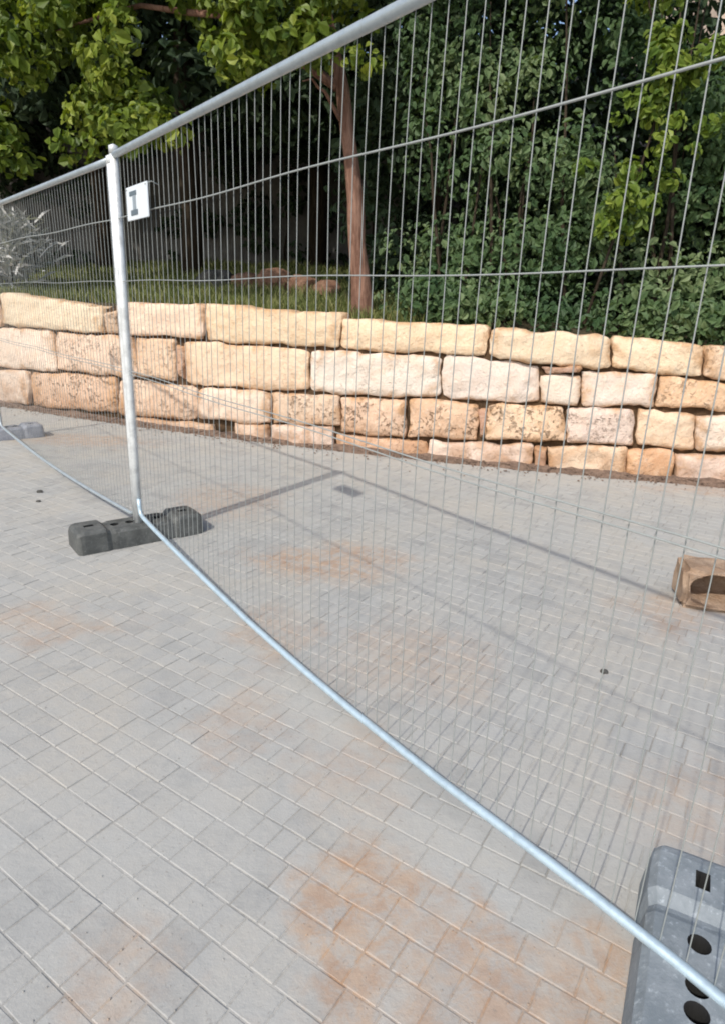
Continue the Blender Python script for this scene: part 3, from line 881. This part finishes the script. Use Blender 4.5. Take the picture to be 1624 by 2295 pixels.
# inner mass of the hedge, farther in, its shade painted as dark leaves
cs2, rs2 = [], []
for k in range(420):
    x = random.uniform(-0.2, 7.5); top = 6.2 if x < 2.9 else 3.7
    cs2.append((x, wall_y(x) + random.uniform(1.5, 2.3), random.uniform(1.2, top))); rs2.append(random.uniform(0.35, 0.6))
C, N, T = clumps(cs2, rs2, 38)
leaves('inner_leaves', rel(C, hedge), N, 0.11, M_LEAF_SHADE, hedge, tone=T)
for k in range(26):
    x = random.uniform(0.4, 5.8); y = wall_y(x) + random.uniform(0.7, 1.0)
    z0 = bank_z(x, y) - .05; h = random.uniform(1.6, 3.2); lx_ = random.uniform(-.4, .4)
    pts = [Vector((x + lx_ * t + 0.06 * noise.noise((t * 4, k, 0)), y + 0.25 * t, z0 + h * t)) - hedge.location for t in np.linspace(0, 1, 7)]
    link('branch', tube('branch', pts, [0.022 * (1 - 0.75 * t) for t in np.linspace(0, 1, 7)], 6), M_TWIG, parent=hedge)

# --- bright spray growing in front of the hedge
spr = tag(empty('climbing_shrub', (2.35, wall_y(2.35) + .35, bank_z(2.35, wall_y(2.35) + .35))), 'bright yellow green leafy shoot in front of the dark hedge', 'shrub')
cs, rs = [], []
path = [(1.85, 5.75, 1.25), (2.0, 5.78, 1.9), (2.12, 5.78, 2.35), (2.20, 5.78, 2.75), (2.22, 5.80, 3.15), (2.05, 5.85, 3.6), (1.95, 5.9, 4.2)]
for i in range(len(path) - 1):
    for k in range(11):
        t = random.random(); a, b = Vector(path[i]), Vector(path[i + 1])
        p = a.lerp(b, t)
        if p.z < 1.9: continue
        wgt = 0.20 if 2.1 < p.z < 3.3 else 0.10
        cs.append((p.x + random.gauss(0, wgt), p.y - 0.05 + random.gauss(0, .08), p.z + random.gauss(0, .1))); rs.append(random.uniform(.07, .15))
C, N, T = clumps(cs, rs, 190, shell=0.2)
N[:, 1] -= 0.8
leaves('leaves', rel(C, spr), N, 0.075, M_LEAF_SPRAY, spr, tone=T)
link('stem', tube('stem', [Vector(p) - spr.location for p in path], [.014, .012, .011, .010, .009, .007, .005], 6), M_TWIG, parent=spr)
# --- tree with the red-brown trunk
tb = Vector((0.0, 6.60, bank_z(0.0, 6.6) - 0.06))
tree = tag(empty('broadleaf_tree', tb), 'leafy tree with a leaning red brown trunk and bright yellow green crown', 'tree')
TP = [(-0.06, 6.60, tb.z), (-0.09, 6.60, 1.48), (-0.14, 6.60, 1.89), (-0.17, 6.60, 2.27), (-0.22, 6.6, 2.64), (-0.31, 6.62, 3.18), (-0.48, 6.66, 3.8), (-0.62, 6.75, 4.5), (-0.8, 6.9, 5.3)]
TR = [.125, .098, .085, .078, .068, .060, .055, .048, .04]
pts, rad = [], []
for i in range(len(TP) - 1):
    for t in (0, .34, .67):
        p = Vector(TP[i]).lerp(Vector(TP[i + 1]), t); kn = 0.012 * noise.noise(p * 3.1)
        pts.append(p + Vector((kn, kn * .5, 0)) - tb); rad.append((TR[i] * (1 - t) + TR[i + 1] * t) * (1 + 0.10 * noise.noise(p * 5)))
link('trunk', tube('trunk', pts, rad, 14), M_BARK, parent=tree)
limbs = [((-.36, 6.62, 3.2), (-1.2, 6.6, 3.7), (-2.2, 7.0, 3.9), (-3.2, 7.4, 3.8)), ((-.48, 6.66, 3.8), (-1.3, 6.5, 4.3), (-2.4, 6.5, 4.6), (-3.6, 6.7, 4.5)),
         ((-.62, 6.75, 4.5), (-.2, 6.6, 4.9), (.4, 6.5, 5.3), (.9, 6.6, 5.6)), ((-.5, 6.66, 3.9), (-.9, 6.2, 4.1), (-1.4, 5.9, 4.2), (-2.0, 5.8, 4.2)),
         ((-.62, 6.75, 4.5), (-1.4, 7.2, 5.1), (-2.2, 7.6, 5.5), (-3.2, 7.8, 5.6)), ((-.3, 6.6, 2.9), (-.45, 6.4, 3.1), (-.55, 6.25, 3.15), (-.62, 6.15, 3.1))]
for i, lb in enumerate(limbs):
    pp = []
    for k in range(3):
        for t in (0, .5): pp.append(Vector(lb[k]).lerp(Vector(lb[k + 1]), t) + Vector((0, 0, 0.05 * noise.noise((k, t, i)))) - tb)
    pp.append(Vector(lb[3]) - tb)
    r0 = .045 if i < 5 else .02
    link('limb', tube('limb', pp, [r0 * (1 - .8 * j / 6) for j in range(7)], 8), M_BARK, parent=tree)
cs, rs = [], []
def box_clumps(n, x0, x1, y0, y1, z0, z1, r0, r1):
    for k in range(n):
        cs.append((random.uniform(x0, x1), random.uniform(y0, y1), random.uniform(z0, z1))); rs.append(random.uniform(r0, r1))
for k in range(270):            # crown, with an uneven lower edge
    x = random.uniform(-4.1, -0.45)
    lowz = np.interp(x, [-5.4, -3.4, -2.6, -1.9, -1.35, -0.75, -0.45], [2.25, 2.32, 2.40, 2.56, 2.86, 3.30, 3.6]) + 0.16 * noise.noise((x * 3, 1, 2))
    z = lowz + 0.12 + random.random() ** 1.3 * (5.2 - lowz)
    if noise.noise((x * 1.5, z * 1.5, 7.7)) < -0.20: continue
    yy = 6.3 + 0.50 * max(0.0, -1.2 - x) + random.uniform(-.4, .6); kq = yy / 6.3      # the crown follows the wall back
    cs.append((x * kq, yy, 1.342 + (z - 1.342) * kq)); rs.append(random.uniform(.12, .28) * kq)
box_clumps(10, -.75, -.50, 6.0, 6.2, 3.15, 3.45, .08, .14)      # low twig beside the trunk
box_clumps(18, -.55, -.05, 6.15, 6.4, 3.2, 3.9, .08, .16)
box_clumps(8, -1.25, -.95, 6.0, 6.3, 3.45, 3.70, .10, .16)
box_clumps(26, -.6, 2.0, 6.2, 7.3, 5.0, 6.2, .25, .4)
C, N, T = clumps(cs, rs, 118, shell=0.40)
N[:, 1] -= 0.55; N[:, 0] -= 0.2
leaves('crown', rel(C, tree), N, 0.096 * RNG.uniform(.6, 1.3, len(C)), M_LEAF_TREE, tree, aspect=0.7, tone=T)

# --- trees behind, deep shade painted into their leaf colour
def back_tree(x, y, label, tall, wide, n, dens=34):
    zb = bank_z(x, y) - .05
    t = tag(empty('background_tree', (x, y, zb)), label, 'tree', 'dark trees behind the garden')
    link('trunk', tube('trunk', [Vector((0.05 * math.sin(k * 2.1), 0, tall * .85 * k / 6)) for k in range(7)], [.16 * (1 - .1 * k) for k in range(7)], 10), M_TWIG, parent=t)
    cs, rs = [], []
    for k in range(n):
        a = random.uniform(0, 2 * math.pi); q = random.random() ** .5
        cs.append((x + wide * q * math.cos(a), y + wide * .5 * q * math.sin(a), zb + tall * random.uniform(.30, 1.0) - 0.2 * tall * q ** 2 * 0)); rs.append(random.uniform(.35, .7))
    C, N, T = clumps(cs, rs, dens)
    leaves('crown', rel(C, t), N, 0.16, M_LEAF_SHADE, t, tone=T)
back_tree(-6.2, 10.6, 'dark tree farthest left behind the bright crown', 6.5, 2.6, 110)
back_tree(-2.6, 9.9, 'dark tree behind the grass left of the red brown trunk', 6.6, 2.6, 130)
back_tree(0.9, 9.6, 'dark tree directly behind the red brown trunk', 6.6, 2.4, 130)
back_tree(-0.9, 11.2, 'dark tree behind the gap above the top rail', 7.2, 2.4, 120)
back_tree(-4.4, 11.3, 'dark tree between the two leftmost ones, farthest back', 7.2, 2.4, 120)
back_tree(4.4, 10.2, 'dark tree behind the hedge at right', 2.9, 2.0, 70)

# --- dark wall at the back of the garden
rw = []
def box_bm(x0, x1, y0, y1, z0, z1):
    bm = bmesh.new()
    bmesh.ops.create_cube(bm, size=1, matrix=Matrix.Translation(((x0 + x1) / 2, (y0 + y1) / 2, (z0 + z1) / 2)) @ Matrix.Diagonal((x1 - x0, y1 - y0, z1 - z0, 1)))
    return bm
def box_obj(name, x0, x1, y0, y1, z0, z1, mat, parent, bev=0.01):
    bm = box_bm(x0, x1, y0, y1, z0, z1)
    bmesh.ops.bevel(bm, geom=bm.edges[:], offset=bev, segments=2, affect='EDGES')
    me = bpy.data.meshes.new(name); bm.to_mesh(me); bm.free()
    return link(name, me, mat, parent=parent)
rwall = tag(empty('rear_wall', (-4, 12.2, 1.6)), 'dark grey shaded wall at the back of the garden', 'wall')
box_obj('wall_face', -9, 13, -.15, .15, -.6, 3.4, M_REAR, rwall)
box_obj('coping', -9.1, 13.1, -.2, .2, 3.404, 3.5, M_REAR, rwall)

ivy = tag(empty('wall_ivy', (-3.5, 11.9, 1.8)), 'dark ivy climbing over the shaded wall behind the grass', 'ivy')
cs, rs = [], []
for k in range(150):
    x = random.uniform(-9.5, 2.5); z = random.uniform(1.8, 4.9)
    if noise.noise((x * .8, z * .8, 9.1)) < -0.08: continue
    cs.append((x, 11.92 - random.uniform(0, .12), z)); rs.append(random.uniform(.2, .4))
C, N, T = clumps(cs, rs, 46)
C[:, 1] = np.minimum(C[:, 1], 12.0); N[:, 1] -= 1.0
leaves('leaves', rel(C, ivy), N, 0.12, M_LEAF_SHADE, ivy, tone=T)
for k in range(6):
    x = -6 + k * 1.5
    link('stem', tube('stem', [Vector((x - (-3.5) + .15 * noise.noise((z * 1.3, k, 0)), .11, z - 1.8)) for z in np.linspace(1.9, 4.6, 9)], [.02 - .0018 * j for j in range(9)], 6), M_TWIG, parent=ivy)

# --- sandstone house glimpsed in the top right corner
hs = tag(empty('sandstone_house', (9.6, 16.5, 1.2)), 'pale sandstone house glimpsed above the hedge in the top right corner', 'house')
box_obj('wall', -3.2, 4, -2.0, 4, -.4, 8.2, M_SANDSTONE, hs)
box_obj('roof', -3.4, 4.2, -2.2, 4.2, 8.203, 8.5, M_SANDSTONE, hs)
for xx in (-1.6, 1.2):
    wn = box_obj('window', xx - .55, xx + .55, -2.04, -1.98, 3.6, 5.0, M_WHITE, hs)
    box_obj('pane', xx - .47, xx + .47, -2.052, -2.043, 3.68, 4.92, M_GLASS, wn, .002)

# --- grass on the bank
def blades(name, n, xr, dr, h, label):
    x = RNG.uniform(*xr, n); dd = dr[0] + (dr[1] - dr[0]) * RNG.uniform(0, 1, n) ** 1.5
    y = np.array([wall_y(a) for a in x]) + dd
    z = np.array([bank_z(a, b) for a, b in zip(x, y)]) - .01
    hh = h * RNG.uniform(.4, 1.2, n); a = RNG.uniform(0, 2 * np.pi, n)
    w_ = 0.006 + 0.003 * dd / 2
    lean = RNG.normal(0, .35, (n, 2)) * hh[:, None]
    B = np.stack([x, y, z], 1); s = np.stack([np.cos(a) * w_, np.sin(a) * w_, 0 * a], 1)
    M_ = B + np.stack([lean[:, 0] * .35, lean[:, 1] * .35, hh * .6], 1); T_ = B + np.stack([lean[:, 0], lean[:, 1], hh], 1)
    V = np.stack([B - s, B + s, M_ + s * .7, M_ - s * .7, T_], 1).reshape(-1, 3)
    i0 = np.arange(n)[:, None] * 5
    me = mesh_np(name, V, i0 + np.array([[0, 1, 2, 3]]), i0 + np.array([[3, 2, 4]]))
    at = me.attributes.new('tone', 'FLOAT', 'POINT'); at.data.foreach_set('value', np.repeat(RNG.uniform(0, 1, n), 5).astype(np.float32))
    return tag(link(name, me, M_GRASS), label, 'grass', kind='stuff')
blades('grass', 34000, (-9, 0.5), (0.24, 4.5), 0.13, 'olive green grass on the bank above the stone wall')

# --- reddish rocks lying in the grass
for i, (x, y, s, lab) in enumerate([(-1.95, 8.6, .20, 'grey brown rock at the left end of the rock row in the grass'), (-1.55, 8.5, .17, 'second rock from the left in the rock row in the grass'),
                                    (-1.18, 8.35, .21, 'largest reddish rock in the middle of the rock row'), (-.80, 8.2, .17, 'reddish rock right of the largest one in the row'),
                                    (-.50, 7.9, .15, 'rightmost reddish rock in the row, nearest the trunk')]):
    o = link('garden_rock', rock_mesh('garden_rock', s * 1.2, s, s * .8, i * 1.9 + 5, 3), M_ROCK_GREY if i == 0 else M_ROCK_RED, loc=(x, y, bank_z(x, y) + s * .30))
    o.rotation_euler = (0, 0, i * 1.3)
    tag(o, lab, 'rock', 'rocks in the grass')

# --- silver shrub at the left edge
sx, sy = -4.72, 8.75
sil = tag(empty('silver_shrub', (sx, sy, bank_z(sx, sy))), 'spiky silver grey shrub above the wall at the left edge', 'shrub')
n = 2200
dv = RNG.normal(0, 1, (n, 3)); dv[:, 2] = np.abs(dv[:, 2]) * 1.3 + .1; dv /= np.linalg.norm(dv, axis=1, keepdims=True)
root = RNG.normal(0, 1, (n, 3)) * np.array([.20, .16, .17]) + np.array([0, 0, .50])
ln_ = RNG.uniform(.14, .34, n)[:, None]
sdv = np.cross(dv, RNG.normal(0, 1, (n, 3))); sdv /= np.linalg.norm(sdv, axis=1, keepdims=True)
wq = .016
V = np.stack([root - sdv * wq * .6, root + sdv * wq * .6, root + dv * ln_ * .55 + sdv * wq, root + dv * ln_ * .55 - sdv * wq, root + dv * ln_ - np.array([0, 0, .05])], 1).reshape(-1, 3)
i0 = np.arange(n)[:, None] * 5
me = mesh_np('silver_leaves', V, i0 + np.array([[0, 1, 2, 3]]), i0 + np.array([[3, 2, 4]]))
at = me.attributes.new('tone', 'FLOAT', 'POINT'); at.data.foreach_set('value', np.repeat(RNG.uniform(0, 1, n), 5).astype(np.float32))
link('leaves', me, M_SILVER, parent=sil)
for k in range(7):
    a = k * .9
    link('stem', tube('stem', [Vector((0.03 * math.cos(a), .03 * math.sin(a), -.03)), Vector((.12 * math.cos(a), .1 * math.sin(a), .3)), Vector((.26 * math.cos(a), .2 * math.sin(a), .62))], [.014, .01, .005], 6), M_TWIG, parent=sil)
